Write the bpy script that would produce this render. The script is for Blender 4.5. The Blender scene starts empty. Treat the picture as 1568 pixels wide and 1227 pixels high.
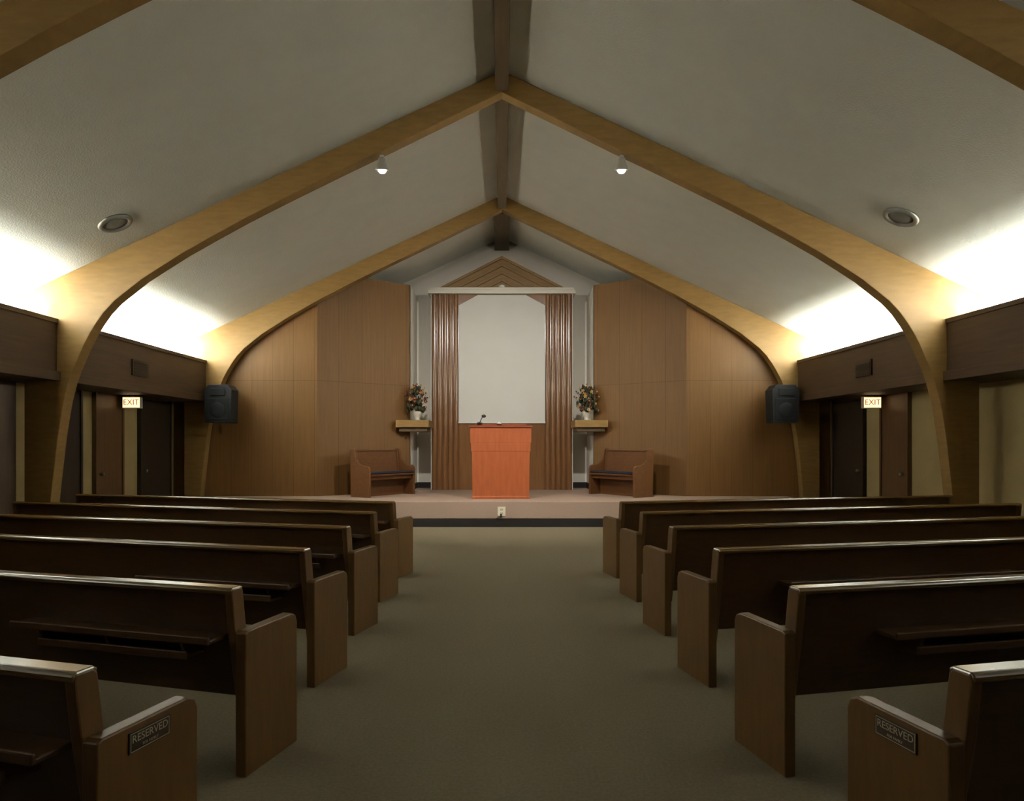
import bpy, bmesh, math, random
from mathutils import Vector, Matrix
random.seed(7)
sc = bpy.context.scene
try:
    sc.view_settings.view_transform = 'Standard'
    sc.view_settings.look = 'None'
except Exception:
    pass

def lin(c):
    return tuple(((v/255)/12.92 if v/255 <= .04045 else (((v/255)+.055)/1.055)**2.4) for v in c) + (1,)

# ------------------------------------------------------------------ materials
def base_mat(name, col, rough=.6, metal=0, spec=.5):
    m = bpy.data.materials.new(name); m.use_nodes = True
    b = m.node_tree.nodes['Principled BSDF']
    b.inputs['Base Color'].default_value = lin(col)
    b.inputs['Roughness'].default_value = rough
    b.inputs['Metallic'].default_value = metal
    b.inputs['Specular IOR Level'].default_value = spec
    return m

def noise_mat(name, c1, c2, scale=(1, 1, 1), nscale=5, rough=.7, bump=0, bscale=60, spec=.3, detail=4):
    m = base_mat(name, c1, rough, 0, spec)
    nt = m.node_tree; N = nt.nodes; L = nt.links; b = N['Principled BSDF']
    tc = N.new('ShaderNodeTexCoord'); mp = N.new('ShaderNodeMapping')
    mp.inputs['Scale'].default_value = scale
    L.new(tc.outputs['Object'], mp.inputs['Vector'])
    n = N.new('ShaderNodeTexNoise'); n.inputs['Scale'].default_value = nscale
    n.inputs['Detail'].default_value = detail
    L.new(mp.outputs[0], n.inputs['Vector'])
    r = N.new('ShaderNodeValToRGB')
    r.color_ramp.elements[0].position = .32; r.color_ramp.elements[1].position = .68
    r.color_ramp.elements[0].color = lin(c1); r.color_ramp.elements[1].color = lin(c2)
    L.new(n.outputs['Fac'], r.inputs['Fac']); L.new(r.outputs['Color'], b.inputs['Base Color'])
    if bump:
        n2 = N.new('ShaderNodeTexNoise'); n2.inputs['Scale'].default_value = bscale
        n2.inputs['Detail'].default_value = 3
        L.new(tc.outputs['Object'], n2.inputs['Vector'])
        bp = N.new('ShaderNodeBump'); bp.inputs['Strength'].default_value = bump
        bp.inputs['Distance'].default_value = .02
        L.new(n2.outputs['Fac'], bp.inputs['Height']); L.new(bp.outputs[0], b.inputs['Normal'])
    return m

def panel_mat(name, c1, c2, step=.41, zseam=2.73, rough=.5, axis='X'):
    m = noise_mat(name, c1, c2, (9, 9, .5), 3, rough, 0, spec=.25)
    nt = m.node_tree; N = nt.nodes; L = nt.links; b = N['Principled BSDF']
    ramp = [x for x in N if x.type == 'VALTORGB'][0]
    tc = [x for x in N if x.type == 'TEX_COORD'][0]
    sp = N.new('ShaderNodeSeparateXYZ'); L.new(tc.outputs['Object'], sp.inputs[0])
    def M(op, a, bb=None, v=None):
        k = N.new('ShaderNodeMath'); k.operation = op
        if isinstance(a, (int, float)): k.inputs[0].default_value = a
        else: L.new(a, k.inputs[0])
        if bb is not None:
            if isinstance(bb, (int, float)): k.inputs[1].default_value = bb
            else: L.new(bb, k.inputs[1])
        return k.outputs[0]
    ax = sp.outputs[axis]
    d = M('DIVIDE', ax, step); fr = M('FRACT', d); fl = M('FLOOR', d)
    seam = M('LESS_THAN', fr, .02)
    zz = M('ABSOLUTE', M('SUBTRACT', sp.outputs['Z'], zseam))
    hs = M('LESS_THAN', zz, .006)
    s = M('MAXIMUM', seam, hs)
    wn = N.new('ShaderNodeTexWhiteNoise'); wn.noise_dimensions = '2D'
    cb = N.new('ShaderNodeCombineXYZ'); L.new(fl, cb.inputs[0])
    L.new(M('GREATER_THAN', sp.outputs['Z'], zseam), cb.inputs[1]); L.new(cb.outputs[0], wn.inputs['Vector'])
    var = M('ADD', M('MULTIPLY', wn.outputs['Value'], .10), .95)
    fac = M('MULTIPLY', var, M('SUBTRACT', 1.0, M('MULTIPLY', s, .35)))
    mx = N.new('ShaderNodeVectorMath'); mx.operation = 'SCALE'
    L.new(ramp.outputs['Color'], mx.inputs[0]); L.new(fac, mx.inputs['Scale'])
    L.new(mx.outputs[0], b.inputs['Base Color'])
    return m

def emis(name, col, strength):
    m = base_mat(name, col, .5); b = m.node_tree.nodes['Principled BSDF']
    b.inputs['Emission Color'].default_value = lin(col); b.inputs['Emission Strength'].default_value = strength
    return m

M_CEIL = noise_mat('popcorn_ceiling', (222, 223, 215), (226, 227, 219), nscale=3, rough=.95, bump=.3, bscale=55, spec=.1)
M_WHITE = noise_mat('painted_plaster', (230, 227, 216), (235, 232, 221), nscale=2, rough=.85, bump=.1, spec=.2)
M_CREAM = noise_mat('cream_wall_paint', (158, 140, 98), (168, 150, 106), nscale=2, rough=.8, spec=.2)
M_WOODWALL = panel_mat('wood_wall_panelling', (98, 69, 35), (107, 76, 39))
M_BEAM = noise_mat('laminated_beam_wood', (124, 96, 51), (135, 105, 58), (1.2, 1.2, 6), 4, .5, 0, spec=.35)
M_RIDGE = noise_mat('ridge_beam_wood', (72, 57, 37), (82, 65, 42), (6, .6, 6), 3, .6)
M_FASCIA = noise_mat('fascia_wood', (62, 45, 28), (71, 52, 33), (4, .6, 8), 3, .6)
M_PEW = noise_mat('pew_oak', (63, 41, 18), (73, 48, 22), (2.2, 2.2, 9), 5, .38, spec=.4)
M_PEWEND = noise_mat('pew_end_oak', (84, 58, 27), (94, 66, 32), (9, 9, 1.2), 4, .42, spec=.35)
M_CAP = noise_mat('pew_cap_oak', (94, 71, 34), (106, 80, 40), (2, 2, 9), 5, .2, spec=.7)
M_CARPET = noise_mat('aisle_carpet', (117, 108, 89), (129, 119, 99), nscale=60, rough=1, bump=.5, bscale=220, spec=.05)
M_PLAT = noise_mat('platform_carpet', (160, 138, 124), (171, 149, 134), nscale=60, rough=1, bump=.4, bscale=220, spec=.05)
M_BLACK = base_mat('black_vinyl_base', (26, 22, 22), .5)
M_LECT = noise_mat('cherry_lectern_wood', (150, 78, 44), (163, 88, 51), (6, 6, 1), 3, .4, spec=.4)
M_LECTD = noise_mat('cherry_lectern_edge', (116, 55, 30), (128, 63, 34), (6, 6, 1), 3, .4, spec=.4)
M_FLUTE = noise_mat('fluted_column_wood', (104, 72, 44), (115, 80, 49), (9, 9, .6), 3, .22, spec=.7)
M_GABLE = noise_mat('pediment_wood', (108, 84, 52), (119, 93, 58), (1, 9, 9), 3, .5, spec=.3)
M_SCREEN = noise_mat('projection_screen_fabric', (200, 200, 195), (203, 203, 198), nscale=2, rough=.9, spec=.1)
M_CORN = base_mat('white_cornice_paint', (204, 201, 190), .5)
M_SPK = noise_mat('speaker_black', (18, 20, 24), (23, 25, 29), nscale=40, rough=.6)
M_GRILLE = noise_mat('speaker_grille', (13, 14, 17), (22, 23, 26), nscale=150, rough=.7)
M_METAL = base_mat('brushed_metal', (150, 150, 146), .5, .9)
M_LENS = base_mat('frosted_lens', (100, 102, 98), .3)
M_DOORD = noise_mat('dark_door_wood', (38, 28, 19), (46, 33, 22), (6, 6, .6), 3, .5)
M_DOORB = noise_mat('brown_door_wood', (78, 54, 31), (88, 62, 36), (6, 6, .6), 3, .5)
M_BLUE = noise_mat('dark_blue_upholstery', (26, 30, 44), (32, 37, 52), nscale=60, rough=.95)
M_BENCH = noise_mat('bench_wood', (90, 58, 31), (100, 65, 36), (3, 3, 8), 4, .45)
M_VASE = base_mat('white_ceramic', (184, 178, 164), .25)
M_LEAF = noise_mat('leaf_green', (38, 40, 24), (58, 58, 35), nscale=20, rough=.7)
M_F1 = base_mat('petal_orange', (150, 84, 44), .7); M_F2 = base_mat('petal_yellow', (170, 136, 72), .7)
M_F3 = base_mat('petal_red', (96, 34, 28), .7); M_F4 = base_mat('petal_cream', (180, 158, 124), .7)
M_BULB = emis('lamp_glow', (255, 244, 220), 14)
M_EXITF = emis('exit_sign_face', (255, 216, 160), 2.0)
M_RED = emis('exit_letter_red', (150, 40, 15), .4)
M_PLATE = base_mat('outlet_plate', (228, 222, 196), .4)
M_SIGN = base_mat('reserved_plaque_brown', (48, 35, 24), .4)
M_SIGNW = base_mat('reserved_letter_white', (176, 164, 140), .5)
M_TUBE = base_mat('tube_glass_white', (230, 232, 228), .3)

# ------------------------------------------------------------------ mesh builder
class B:
    def __init__(s, name):
        s.bm = bmesh.new(); s.name = name; s.mats = []
    def mi(s, m):
        if m not in s.mats: s.mats.append(m)
        return s.mats.index(m)
    def prism(s, pts, vec, mat, T=None):
        i = s.mi(mat); vec = Vector(vec)
        a = [Vector(p) for p in pts]; b = [p + vec for p in a]
        if T: a = [T(p) for p in a]; b = [T(p) for p in b]
        va = [s.bm.verts.new(p) for p in a]; vb = [s.bm.verts.new(p) for p in b]
        n = len(va); fs = [s.bm.faces.new(va), s.bm.faces.new(vb[::-1])]
        for k in range(n):
            fs.append(s.bm.faces.new([va[k], vb[k], vb[(k+1) % n], va[(k+1) % n]]))
        for f in fs: f.material_index = i
        return s
    def box(s, lo, hi, mat, T=None):
        x0, y0, z0 = lo; x1, y1, z1 = hi
        return s.prism([(x0, y0, z0), (x1, y0, z0), (x1, y1, z0), (x0, y1, z0)], (0, 0, z1-z0), mat, T)
    def lathe(s, prof, c, mat, n=24, axis=None, smooth=True):
        i = s.mi(mat); c = Vector(c)
        R = Matrix.Identity(3) if axis is None else Vector(axis).to_track_quat('Z', 'Y').to_matrix()
        rings = []
        for r, z in prof:
            rings.append([s.bm.verts.new(c + R @ Vector((r*math.cos(2*math.pi*k/n), r*math.sin(2*math.pi*k/n), z))) for k in range(n)])
        for a, b in zip(rings, rings[1:]):
            for k in range(n):
                f = s.bm.faces.new([a[k], a[(k+1) % n], b[(k+1) % n], b[k]]); f.material_index = i; f.smooth = smooth
        for r in (rings[0][::-1], rings[-1]):
            f = s.bm.faces.new(r); f.material_index = i
        return s
    def cyl(s, p0, p1, r, mat, n=12):
        p0 = Vector(p0); p1 = Vector(p1); d = p1-p0
        return s.lathe([(r, 0), (r, d.length)], p0, mat, n, d)
    def ball(s, c, r, mat, sub=1, sc3=(1, 1, 1)):
        i = s.mi(mat)
        mtx = Matrix.Translation(Vector(c)) @ Matrix.Rotation(random.random()*3, 4, 'Z') @ Matrix.Diagonal((sc3[0], sc3[1], sc3[2], 1))
        r_ = bmesh.ops.create_icosphere(s.bm, subdivisions=sub, radius=r, matrix=mtx)
        for v in r_['verts']:
            for f in v.link_faces: f.material_index = i; f.smooth = True
        return s
    def text(s, txt, size, origin, right, up, mat, depth=.003):
        cu = bpy.data.curves.new('tmp', 'FONT'); cu.body = txt; cu.size = size; cu.extrude = depth
        cu.align_x = 'CENTER'; cu.align_y = 'CENTER'
        o = bpy.data.objects.new('tmp', cu); sc.collection.objects.link(o)
        bpy.context.view_layer.update()
        me = bpy.data.meshes.new_from_object(o.evaluated_get(bpy.context.evaluated_depsgraph_get()))
        right = Vector(right).normalized(); up = Vector(up).normalized(); nn = right.cross(up)
        mt = Matrix((right, up, nn)).transposed().to_4x4(); mt.translation = Vector(origin)
        me.transform(mt); i = s.mi(mat)
        k = len(s.bm.faces); s.bm.from_mesh(me); s.bm.faces.ensure_lookup_table()
        for f in s.bm.faces[k:]: f.material_index = i
        bpy.data.objects.remove(o); bpy.data.curves.remove(cu)
        return s
    def done(s, bevel=0, recalc=True):
        if recalc: bmesh.ops.recalc_face_normals(s.bm, faces=s.bm.faces)
        me = bpy.data.meshes.new(s.name)
        s.bm.to_mesh(me); s.bm.free()
        for m in s.mats: me.materials.append(m)
        o = bpy.data.objects.new(s.name, me); sc.collection.objects.link(o)
        if bevel:
            md = o.modifiers.new('bevel', 'BEVEL'); md.width = bevel; md.segments = 2; md.limit_method = 'ANGLE'
            md.angle_limit = math.radians(40)
        return o

# ------------------------------------------------------------------ room dimensions (metres)
RIDGE = 6.30; SL = .467; XU = 6.15; XL = 6.45; XC = 5.73; YB = 16.8; YR = -3.0
PZ = .453
def ceil(x): return RIDGE - SL*abs(x)

B('floor').box((-XL-.2, YR-.2, -.1), (XL+.2, YB+.2, 0), M_CARPET).done()
b = B('ceiling')
for sg in (-1, 1):
    b.prism([(0, YR-.2, RIDGE), (sg*(XL+.2), YR-.2, ceil(XL+.2)), (sg*(XL+.2), YR-.2, ceil(XL+.2)+.15), (0, YR-.2, RIDGE+.15)],
            (0, YB-YR+.4, 0), M_CEIL)
b.done()
B('wall_far').prism([(-XL-.1, YB, 0), (XL+.1, YB, 0), (XL+.1, YB, ceil(XL+.1)), (0, YB, RIDGE), (-XL-.1, YB, ceil(XL+.1))], (0, .2, 0), M_WHITE).done()
B('wall_rear').prism([(-XL-.1, YR-.2, 0), (XL+.1, YR-.2, 0), (XL+.1, YR-.2, ceil(XL+.1)), (0, YR-.2, RIDGE), (-XL-.1, YR-.2, ceil(XL+.1))], (0, .2, 0), M_WOODWALL).done()
for sg, nm in ((-1, 'left'), (1, 'right')):
    b = B('wall_'+nm)
    b.box((min(sg*XL, sg*(XL+.15)), YR, 0), (max(sg*XL, sg*(XL+.15)), YB, 2.75), M_CREAM)
    b.box((min(sg*XU, sg*(XU+.12)), YR, 2.70), (max(sg*XU, sg*(XU+.12)), YB, ceil(XU)), M_WHITE)
    b.done()

for sg, nm in ((-1, 'left'), (1, 'right')):
    def T(p, sg=sg): return Vector((p[0]*sg, p[1], p[2]))
    b = B('trim_cove_'+nm)
    b.box((XC, YR, 2.30), (XC+.05, 14.0, 3.08), M_FASCIA, T)
    b.box((XC-.02, YR, 3.04), (XC+.06, 14.0, 3.10), M_FASCIA, T)
    b.box((XC-.05, YR, 2.30), (XC, 14.0, 2.42), M_FASCIA, T)
    b.box((XC+.05, YR, 2.30), (XL, 14.0, 2.34), M_FASCIA, T)
    b.box((XC+.05, YR, 2.80), (XU, 14.0, 2.84), M_WHITE, T)
    b.done(.004)

# ------------------------------------------------------------------ laminated arches
inner = [(0, 6.02), (.7, 5.68), (1.43, 5.32), (2.1, 5.0), (2.79, 4.66), (3.3, 4.40), (3.73, 4.165), (4.1, 3.955), (4.41, 3.76), (4.64, 3.61), (4.83, 3.46),
         (4.99, 3.33), (5.12, 3.19), (5.22, 3.05), (5.30, 2.92), (5.38, 2.77), (5.45, 2.61), (5.52, 2.45), (5.58, 2.28), (5.64, 2.05), (5.68, 1.82),
         (5.72, 1.56), (5.75, 1.30), (5.785, 1.0), (5.81, .75), (5.84, .4), (5.86, 0)]
def arch(y, th=.2):
    b = B('laminated_arch')
    i = b.mi(M_BEAM)
    bm = b.bm
    for sg in (-1, 1):
        outer = []
        for (x, z) in inner:
            if x <= 4.0: outer.append((x, ceil(x)))
        k = len(outer); rest = inner[k:]
        m = 7
        x0 = outer[-1][0]
        for j in range(m):
            x = x0 + (XU-x0)*(j+1)/m; outer.append((x, ceil(x)))
        n2 = len(rest)-m
        for j in range(n2):
            z = ceil(XU)*(1-(j+1)/n2); outer.append((XU, max(z, 0)))
        rows = []
        for (xi, zi), (xo, zo) in zip(inner, outer):
            rows.append([bm.verts.new((sg*xi, y-th/2, zi)), bm.verts.new((sg*xo, y-th/2, zo)),
                         bm.verts.new((sg*xo, y+th/2, zo)), bm.verts.new((sg*xi, y+th/2, zi))])
        for a, c in zip(rows, rows[1:]):
            for q in range(4):
                f = bm.faces.new([a[q], a[(q+1) % 4], c[(q+1) % 4], c[q]])
                f.material_index = i
        bm.faces.new(rows[0]).material_index = i; bm.faces.new(rows[-1][::-1]).material_index = i
    return b.done(.008)
YA = (5.2, 9.35, 14.0)
for y in YA + (.6,): arch(y)

b = B('ridge_beam')
b.box((-.085, YR, 6.04), (.085, 14.0, 6.30), M_RIDGE)
b.box((-.17, 14.1, 6.00), (.17, YB, 6.28), M_RIDGE)
b.done(.006)

# ------------------------------------------------------------------ far wood walls
ZT = 4.90
for sg, nm in ((-1, 'left'), (1, 'right')):
    def T(p, sg=sg): return Vector((p[0]*sg, p[1], p[2]))
    b = B('wall_wood_'+nm)
    b.prism([(3.63, 14.12, 0), (XL, 14.12, 0), (XL, 14.12, ceil(XL)), (3.63, 14.12, ceil(3.63))], (0, .1, 0), M_WOODWALL, T)
    def wy(x): return 14.12 + (3.63-x)*.81
    xb = (RIDGE-ZT)/SL
    b.prism([(3.63, wy(3.63), 0), (1.98, wy(1.98), 0), (1.98, wy(1.98), ZT), (xb, wy(xb), ZT), (3.63, wy(3.63), ceil(3.63))], (0, .1, 0), M_WOODWALL, T)
    b.box((1.98, wy(1.98)+.02, 0), (2.08, YB, ZT), M_WHITE, T)
    b.done()
    b = B('baseboard_'+nm)
    b.box((1.62, YB-.02, PZ), (1.98, YB, PZ+.13), M_BLACK, T)
    b.box((1.965, wy(1.98)+.1, PZ), (1.98, YB-.02, PZ+.13), M_BLACK, T)
    b.done()

# platform
b = B('platform_stage')
b.box((-5.6, 12.8, .15), (5.6, 14.12, PZ), M_PLAT)
b.prism([(-3.63, 14.12, .15), (3.63, 14.12, .15), (1.98, 15.457, .15), (1.98, YB, .15), (-1.98, YB, .15), (-1.98, 15.457, .15)], (0, 0, PZ-.15), M_PLAT)
b.box((-5.59, 12.81, 0), (5.59, 14.1, .15), M_BLACK)
b.done(.01)

# ------------------------------------------------------------------ backdrop with screen
Y0 = 16.0
b = B('fluted_backdrop_cabinet')
b.box((-1.57, Y0+.06, PZ), (1.57, YB, 4.82), M_FLUTE)
for sg in (-1, 1):
    b.box((min(sg*1.57, sg*1.585), Y0+.03, PZ), (max(sg*1.57, sg*1.585), Y0+.2, 4.82), M_CORN)
    w = .60; n = 5; rw = w/n
    for k in range(n):
        xc = sg*(.97 + rw*(k+.5)); r = rw*.44
        pts = [(xc + r*math.cos(math.pi*j/14), Y0+.06 - .8*r*math.sin(math.pi*j/14), PZ) for j in range(15)]
        b.prism(pts, (0, 0, 4.82-PZ), M_FLUTE)
b.box((-.95, Y0+.03, PZ), (.95, Y0+.06, 1.95), M_FLUTE)
b.box((-1.64, Y0-.08, 4.82), (1.64, YB, 4.90), M_CORN)
b.box((-1.60, Y0-.04, 4.90), (1.60, YB, 4.96), M_CORN)
b.prism([(-1.38, Y0, 4.96), (1.38, Y0, 4.96), (0, Y0, 5.66)], (0, .25, 0), M_GABLE)
for k in range(4):
    s0 = 1 - k*.24; s1 = s0-.09
    for sg in (-1, 1):
        b.prism([(sg*1.38*s0, Y0-.04, 4.965), (0, Y0-.04, 4.965+.695*s0), (0, Y0-.04, 4.965+.695*s1), (sg*1.38*s1, Y0-.04, 4.965)], (0, .06, 0), M_GABLE)
b.done(.004)
b = B('projection_screen')
b.prism([(-.965, Y0+.02, 1.97), (.965, Y0+.02, 1.97), (.965, Y0+.02, 4.57), (.54, Y0+.02, 4.80), (-.54, Y0+.02, 4.80), (-.965, Y0+.02, 4.57)], (0, .03, 0), M_SCREEN)
b.box((-.97, Y0-.005, 1.94), (.97, Y0+.03, 1.975), M_CORN)
b.done()
b = B('cornice_lamp')
b.lathe([(.05, 0), (.09, .01), (.07, .05), (.01, .07)], (0, Y0-.0, 4.96), M_CORN, 16)
b.done()

# ------------------------------------------------------------------ lectern
b = B('lectern')
LY = 13.45
def tap(z): return 1 + .035*(z-PZ)/1.3
def lbox(x0, x1, y0, y1, z0, z1, m):
    i = b.mi(m)
    vs = []
    for z in (z0, z1):
        t = tap(z)
        vs += [b.bm.verts.new((x*t-.02, LY+y, z)) for x, y in ((x0, y0), (x1, y0), (x1, y1), (x0, y1))]
    for q in ((0, 1, 2, 3), (7, 6, 5, 4), (0, 4, 5, 1), (1, 5, 6, 2), (2, 6, 7, 3), (3, 7, 4, 0)):
        b.bm.faces.new([vs[k] for k in q]).material_index = i
lbox(-.53, .53, .0, .5, PZ, 1.72, M_LECT)
lbox(-.54, .54, -.01, .5, PZ, PZ+.05, M_LECT)
lbox(-.555, .555, -.008, .52, 1.50, 1.79, M_LECT)
lbox(-.545, .545, -.004, .51, 1.34, 1.50, M_LECT)
lbox(-.575, .575, -.03, .54, 1.79, 1.825, M_LECTD)
b.prism([(-.50, LY+.02, 1.825), (-.50, LY+.48, 1.825), (-.50, LY+.02, 1.86)], (.96, 0, 0), M_LECTD)
b.done(.006)
b = B('microphone')
b.lathe([(.05, 0), (.05, .02), (.012, .03)], (-.42, LY+.0, 1.86), M_BLACK, 16)
b.cyl((-.42, LY, 1.87), (-.37, LY+.02, 1.98), .008, M_BLACK)
b.cyl((-.37, LY+.02, 1.98), (-.30, LY+.04, 2.0), .008, M_BLACK)
b.lathe([(.012, 0), (.028, .02), (.03, .05), (.015, .08)], (-.30, LY+.04, 2.0), M_BLACK, 16, (-1, 0, .1))
b.done()
b = B('small_desk_clock')
b.lathe([(.05, 0), (.045, .03), (.02, .05)], (-.05, LY+.02, 1.855), M_VASE, 16)
b.done()

b = B('electrical_outlet')
b.box((-.075, 12.785, .20), (.065, 12.80, .36), M_PLATE)
b.box((-.035, 12.78, .29), (.025, 12.786, .335), M_CORN); b.box((-.035, 12.78, .225), (.025, 12.786, .27), M_CORN)
for zz in (.24, .305):
    b.box((-.022, 12.778, zz), (-.014, 12.781, zz+.018), M_BLACK); b.box((.004, 12.778, zz), (.012, 12.781, zz+.018), M_BLACK)
b.box((-.03, 12.76, .17), (.0, 12.79, .24), M_BLACK)
b.cyl((-.015, 12.775, .18), (-.10, 12.78, .155), .008, M_BLACK)
b.done(.002)

# ------------------------------------------------------------------ pews
def seat_unit(name, T, L, H, AH, D, mw, me, mc, cushion=None, rack=None):
    b = B(name)
    for u0 in (0, L-.055):
        if cushion:   # high-backed end that sweeps down to the arm
            pts = [(u0, -.01, 0), (u0, D, 0), (u0, D+.01, AH-.10), (u0, D-.01, AH-.03), (u0, D-.05, AH), (u0, .30, AH+.01), (u0, .20, AH+.05), (u0, .13, AH+.12), (u0, .09, H), (u0, .06, H+.02), (u0, -.02, H+.02), (u0, -.03, H)]
        else:
            pts = [(u0, 0, 0), (u0, D, 0), (u0, D, AH-.05), (u0, D-.015, AH-.015), (u0, D-.05, AH), (u0, .02, AH), (u0, 0, AH-.01)]
        b.prism(pts, (.055, 0, 0), me, T)
    for u0 in (.056, L-.096):
        b.prism([(u0, .07, .25), (u0, .14, .25), (u0, .06, H-.02), (u0, .045, H-.005), (u0, -.015, H-.005), (u0, -.02, H-.03), (u0, .0, AH)], (.04, 0, 0), me, T)
    b.prism([(.096, .085, .33), (.096, .115, .33), (.096, .04, H-.02), (.096, .005, H-.02)], (L-.19, 0, 0), mw, T)
    b.prism([(.06, -.02, H-.03), (.06, .06, H-.03), (.06, .065, H-.008), (.06, .05, H), (.06, -.012, H), (.06, -.025, H-.012)], (L-.12, 0, 0), mc, T)
    b.prism([(.055, .09, .39), (.055, D+.0, .40), (.055, D+.03, .415), (.055, D+.03, .435), (.055, D+.01, .445), (.055, .09, .425)], (L-.11, 0, 0), mw, T)
    b.box((.055, D-.06, .33), (L-.055, D-.035, .40), mw, T)
    for k in (1, 2):
        u = L*k/3
        if L > 2: b.prism([(u, .1, 0), (u, D-.04, 0), (u, D-.06, .39), (u, .09, .39)], (.035, 0, 0), me, T)
    if cushion:
        b.prism([(.06, .12, .43), (.06, D+.02, .445), (.06, D+.035, .46), (.06, D, .48), (.06, .12, .475)], (L-.12, 0, 0), cushion, T)
        b.box((.055, D-.30, .0), (L-.055, D-.26, .40), mw, T)
    if rack:
        u0, u1 = rack
        b.box((u0, -.09, .61), (u1, .045, .63), mw, T)
        b.box((u0, -.10, .61), (u1, -.085, .645), mw, T)
        b.box((u0+.14, -.06, .525), (u1-.14, .07, .54), mw, T)
        b.box((u0+.14, -.07, .525), (u1-.14, -.058, .565), mw, T)
        for u in (u0+.15, (u0+u1)/2, u1-.17):
            b.prism([(u, -.085, .61), (u, .05, .61), (u, .08, .51), (u, -.05, .53)], (.02, 0, 0), mw, T)
    return b.done(.006)

Lp = 4.5
for r in range(6):
    y = 2.03 + 1.18*r
    for sg, x0, th in ((-1, -1.145, 16), (1, 1.265, 13)):
        C_, S_ = math.cos(math.radians(th)), math.sin(math.radians(th))
        def T(p, sg=sg, x0=x0, y=y, C_=C_, S_=S_):
            u, s, z = p
            return Vector((x0 + sg*C_*u - sg*S_*s, y + S_*u + C_*s, z))
        seat_unit('pew', T, Lp, .85, .655, .42, M_PEW, M_PEWEND, M_CAP, None, (.12, 1.25) if sg < 0 else (.5, 2.3))
        if r == 0:
            n = Vector((-sg*C_, -S_, 0)); up = Vector((0, 0, 1)); right = up.cross(n)
            c = T((0, .2, .60))
            sb = B('reserved_sign')
            def TS(p): return c + right*p[0] + n*p[1] + up*p[2]
            sb.box((-.085, .0005, -.032), (.085, .004, .032), M_SIGN, TS)
            for q in ((-.08, -.028, .08, -.026), (-.08, .026, .08, .028), (-.08, -.028, -.078, .028), (.078, -.028, .08, .028)):
                sb.box((q[0], .004, q[1]), (q[2], .0045, q[3]), M_SIGNW, TS)
            sb.text('RESERVED', .033, c + n*.004 + up*.008, right, up, M_SIGNW, .0006)
            sb.text('FOR FAMILY', .012, c + n*.004 - up*.017, right, up, M_SIGNW, .0006)
            sb.done()

# pulpit benches on the platform
al = math.radians(55)
Ub = Vector((math.cos(al), math.sin(al))); Fb = Vector((math.sin(al), -math.cos(al)))
for sg in (-1, 1):
    def T(p, sg=sg):
        u, s, z = p
        q = Vector((-2.92, 13.92)) + Ub*u + Fb*s
        return Vector((q.x if sg < 0 else -q.x, q.y, PZ+z))
    seat_unit('pulpit_bench', T, 1.3, .91, .60, .48, M_BENCH, M_BENCH, M_BENCH, M_BLUE)

# ------------------------------------------------------------------ shelves + flowers
for sg in (-1, 1):
    def T(p, sg=sg): return Vector((p[0]*-sg, p[1], p[2]))
    b = B('wall_shelf')
    b.prism([(-2.22, 15.02, 1.83), (-1.53, 15.02, 1.83), (-1.53, 15.95, 1.83), (-1.61, 16.0, 1.83), (-1.61, 16.2, 1.83), (-1.975, 16.2, 1.83), (-1.975, 15.44, 1.83), (-2.22, 15.24, 1.83)], (0, 0, .15), M_BEAM, T)
    b.prism([(-2.16, 15.10, 1.74), (-1.58, 15.10, 1.74), (-1.58, 15.95, 1.74), (-1.975, 15.95, 1.74), (-1.975, 15.42, 1.74), (-2.16, 15.27, 1.74)], (0, 0, .09), M_RIDGE, T)
    b.done(.005)
    b = B('flower_arrangement')
    cx, cy, cz = sg*1.80, 15.25, 1.98
    b.lathe([(.06, 0), (.075, .01), (.05, .03), (.085, .10), (.10, .16), (.075, .22), (.085, .25)], (cx, cy, cz), M_VASE, 24)
    for k in range(110):
        a = random.random()*6.28; t = random.random(); rr = .235*math.sqrt(random.random())*(1-.55*t)
        p = Vector((cx + rr*math.cos(a), cy + rr*.7*math.sin(a), cz+.20+.52*t))
        if k % 3 == 0: b.cyl((cx, cy, cz+.2), p, .004, M_LEAF, 5)
        if k % 5 < 3:
            b.ball(p, .042, M_LEAF, 1, (1, .35, 1.5))
        else:
            m = random.choice((M_F1, M_F2, M_F3, M_F4, M_F3, M_F3))
            s_ = random.uniform(.024, .042)
            b.ball(p, s_*.6, M_F2, 1)
            for j in range(5):
                aj = j*1.257+a
                b.ball(p + Vector((math.cos(aj)*s_*.75, -.008, math.sin(aj)*s_*.75)), s_*.55, m, 1, (1, .6, 1))
    for k in range(9):
        a = -1.2+k*.3
        tip = Vector((cx+math.sin(a)*.28, cy, cz+.35+math.cos(a)*.42)); b.cyl((cx, cy, cz+.2), tip, .004, M_LEAF, 5)
        for j in range(4): b.ball(tip - Vector((math.sin(a), 0, math.cos(a)))*.05*j, .02, random.choice((M_LEAF, M_F3, M_F2)), 1)
    b.done(recalc=False)

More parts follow.
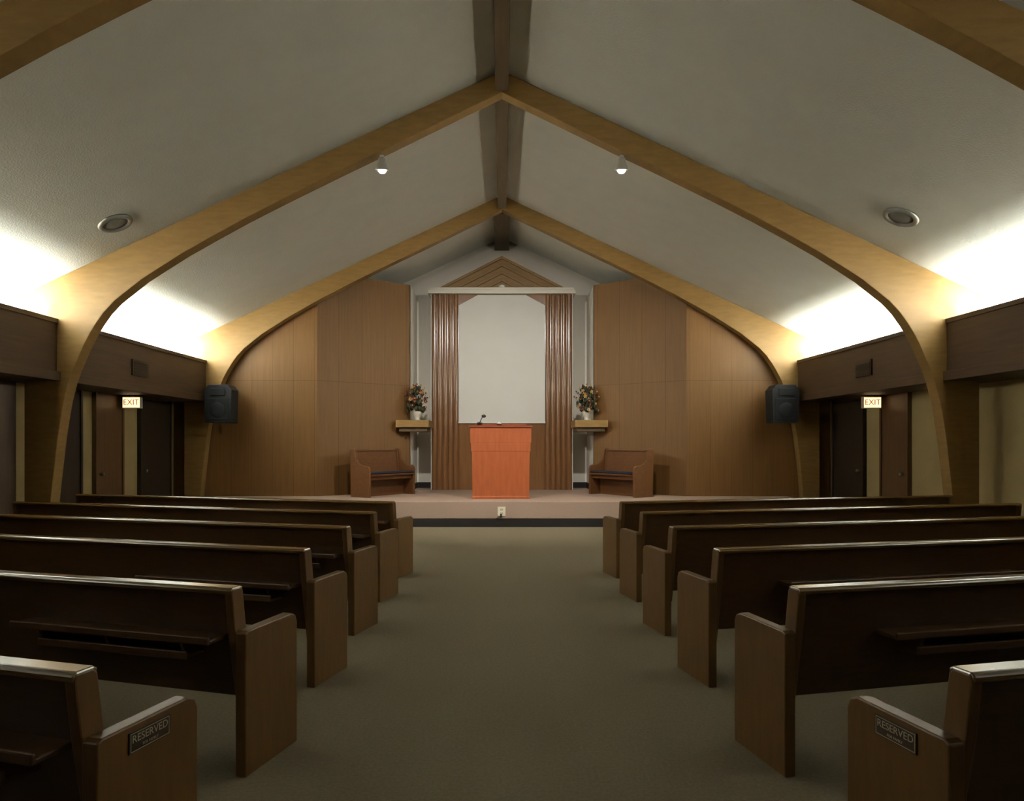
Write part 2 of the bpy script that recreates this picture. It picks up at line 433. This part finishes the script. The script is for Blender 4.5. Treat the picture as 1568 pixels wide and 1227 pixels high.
# ------------------------------------------------------------------ speakers, grilles, exit signs
for sg in (-1, 1):
    def T(p, sg=sg): return Vector((p[0]*sg, p[1], p[2]))
    b = B('wall_speaker')
    b.prism([(5.10, 13.50, 1.88), (5.58, 13.50, 1.88), (5.60, 13.50, 2.50), (5.52, 13.50, 2.60), (5.16, 13.50, 2.60), (5.08, 13.50, 2.50)], (0, .36, 0), M_SPK, T)
    b.box((5.13, 13.485, 1.93), (5.55, 13.50, 2.34), M_GRILLE, T)
    b.box((5.20, 13.48, 2.39), (5.48, 13.50, 2.53), M_GRILLE, T)
    b.lathe([(.15, 0), (.14, .006), (.05, .002)], T((5.34, 13.485, 2.12)), M_SPK, 24, (0, -1, 0))
    b.box((5.28, 13.86, 2.1), (5.40, 14.12, 2.3), M_SPK, T)
    b.done(.008)
    b = B('air_vent_grille')
    b.box((5.70, 11.10, 2.55), (5.73, 11.60, 2.80), M_DOORD, T)
    for k in range(6): b.box((5.692, 11.13, 2.575+k*.034), (5.702, 11.57, 2.59+k*.034), M_DOORD, T)
    b.done()
    b = B('exit_sign')
    x = sg*6.17
    b.box((x-.15, 11.96, 2.08), (x+.15, 12.04, 2.27), M_CORN)
    b.box((x-.138, 11.953, 2.092), (x+.138, 11.96, 2.258), M_EXITF)
    b.cyl((x, 12, 2.27), (x, 12, 2.30), .03, M_CORN)
    b.text('EXIT', .13, (x, 11.952, 2.175), (1, 0, 0), (0, 0, 1), M_RED, .002)
    b.done()

# ------------------------------------------------------------------ side wall doors
dn = 0
def door(sg, y0, y1, mat, hi=2.3):
    global dn
    dn += 1
    def T(p): return Vector((p[0]*sg, p[1], p[2]))
    b = B('door_%d' % dn)
    b.box((XL-.05, y0, 0), (XL, y1, hi-.02), mat, T)
    b.box((XL-.07, y0-.05, 0), (XL, y0, hi), mat, T); b.box((XL-.07, y1, 0), (XL, y1+.05, hi), mat, T)
    ym = (y0+y1)/2
    if y1-y0 > 1.2: b.box((XL-.056, ym-.006, 0), (XL-.05, ym+.006, hi-.02), M_BLACK, T)
    b.lathe([(.02, 0), (.03, .03), (.028, .06), (.01, .07)], T((XL-.05, y0+.1, 1.0)), M_METAL, 12, (-sg, 0, 0))
    b.done(.003)
for sg in (-1, 1):
    door(sg, 12.75, 13.85, M_DOORD)
    door(sg, 11.35, 12.10, M_DOORB)
door(-1, 10.0, 10.9, M_DOORD)  # stands in for an open gap; its shade is the leaf's dark colour
b = B('folding_partition')
pts = []; n = 40
for k in range(n+1):
    pts.append((-6.36 + (.07 if k % 2 else 0), 5.4+k*.1, 0))
pts += [(-6.44, 9.4, 0), (-6.44, 5.4, 0)]
b.prism(pts, (0, 0, 2.3), M_DOORB); b.done()

# ------------------------------------------------------------------ recessed ceiling lights
for sg, x, y in ((-1, -4.63, 8.6), (1, 4.64, 8.35)):
    b = B('recessed_ceiling_light')
    nrm = Vector((-sg*SL, 0, -1)).normalized()
    b.lathe([(.20, 0), (.20, .012), (.185, .03), (.15, .03), (.145, .012), (.14, .010)], (x, y, ceil(x)), M_METAL, 40, nrm)
    b.lathe([(.14, 0), (.14, .012), (.09, .022), (.02, .026)], (x, y, ceil(x)), M_LENS, 32, nrm)
    b.done(recalc=True)

# ------------------------------------------------------------------ lights
def aim(o, d): o.rotation_euler = Vector(d).to_track_quat('-Z', 'Y').to_euler()
COVE_W = 90
for sg in (-1, 1):
    for y0, y1, kk in ((-2.8, .45, .08), (.75, 5.05, .36), (5.35, 9.2, 1), (9.5, 13.85, 1.35)):
        L = y1-y0
        la = bpy.data.lights.new('cove_lamp', 'AREA'); la.shape = 'RECTANGLE'; la.size = .12; la.size_y = L
        la.energy = COVE_W*L*kk; la.color = (.98, 1, .94)
        o = bpy.data.objects.new('cove_lamp', la); sc.collection.objects.link(o)
        o.location = (sg*5.95, (y0+y1)/2, 3.05)
        o.rotation_euler = (math.pi, sg*math.radians(45), 0)
        b = B('fluorescent_cove_fixture')
        b.box((sg*5.97-.08, y0, 2.845), (sg*5.97+.08, y1, 2.90), M_CORN)
        for dx in (-.04, .04): b.cyl((sg*5.97+dx, y0+.03, 2.93), (sg*5.97+dx, y1-.03, 2.93), .016, M_TUBE, 10)
        b.done()
for sg in (-1, 1):
    x = sg*1.56; z0 = 5.12
    zi = 5.32-.49*(1.56-1.43)
    b = B('spotlight_fixture')
    b.cyl((x, 9.35, zi-.01), (x, 9.35, z0+.06), .012, M_CORN)
    b.lathe([(.03, 0), (.03, .02)], (x, 9.35, zi-.03), M_CORN, 16)
    c = Vector((x, 9.35, z0))
    ax = Vector((0, .25, -1)).normalized()
    b.lathe([(.02, -.10), (.045, -.08), (.05, -.03), (.085, .04), (.09, .06), (.08, .06)], c, M_CORN, 24, ax)
    b.ball(c + ax*.05, .06, M_BULB, 2)
    b.done()
    la = bpy.data.lights.new('spot_lamp', 'SPOT'); la.energy = 640; la.spot_size = math.radians(92); la.spot_blend = 1
    la.shadow_soft_size = .08; la.color = (1, .94, .85)
    o = bpy.data.objects.new('spot_lamp', la); sc.collection.objects.link(o)
    o.location = c + ax*.18; aim(o, Vector((-sg*.1, 14.2, 1.7))-o.location)

w = bpy.data.worlds.new('world'); sc.world = w; w.use_nodes = True
w.node_tree.nodes['Background'].inputs[0].default_value = (.02, .02, .02, 1)

cd = bpy.data.cameras.new('camera'); cam = bpy.data.objects.new('camera', cd); sc.collection.objects.link(cam)
cd.sensor_width = 36; cd.lens = 36*1100/1568; cd.shift_x = .0099; cd.shift_y = .0415; cd.clip_start = .05
cam.location = (0, 0, 1.5); cam.rotation_euler = (math.pi/2, 0, 0)
sc.camera = cam
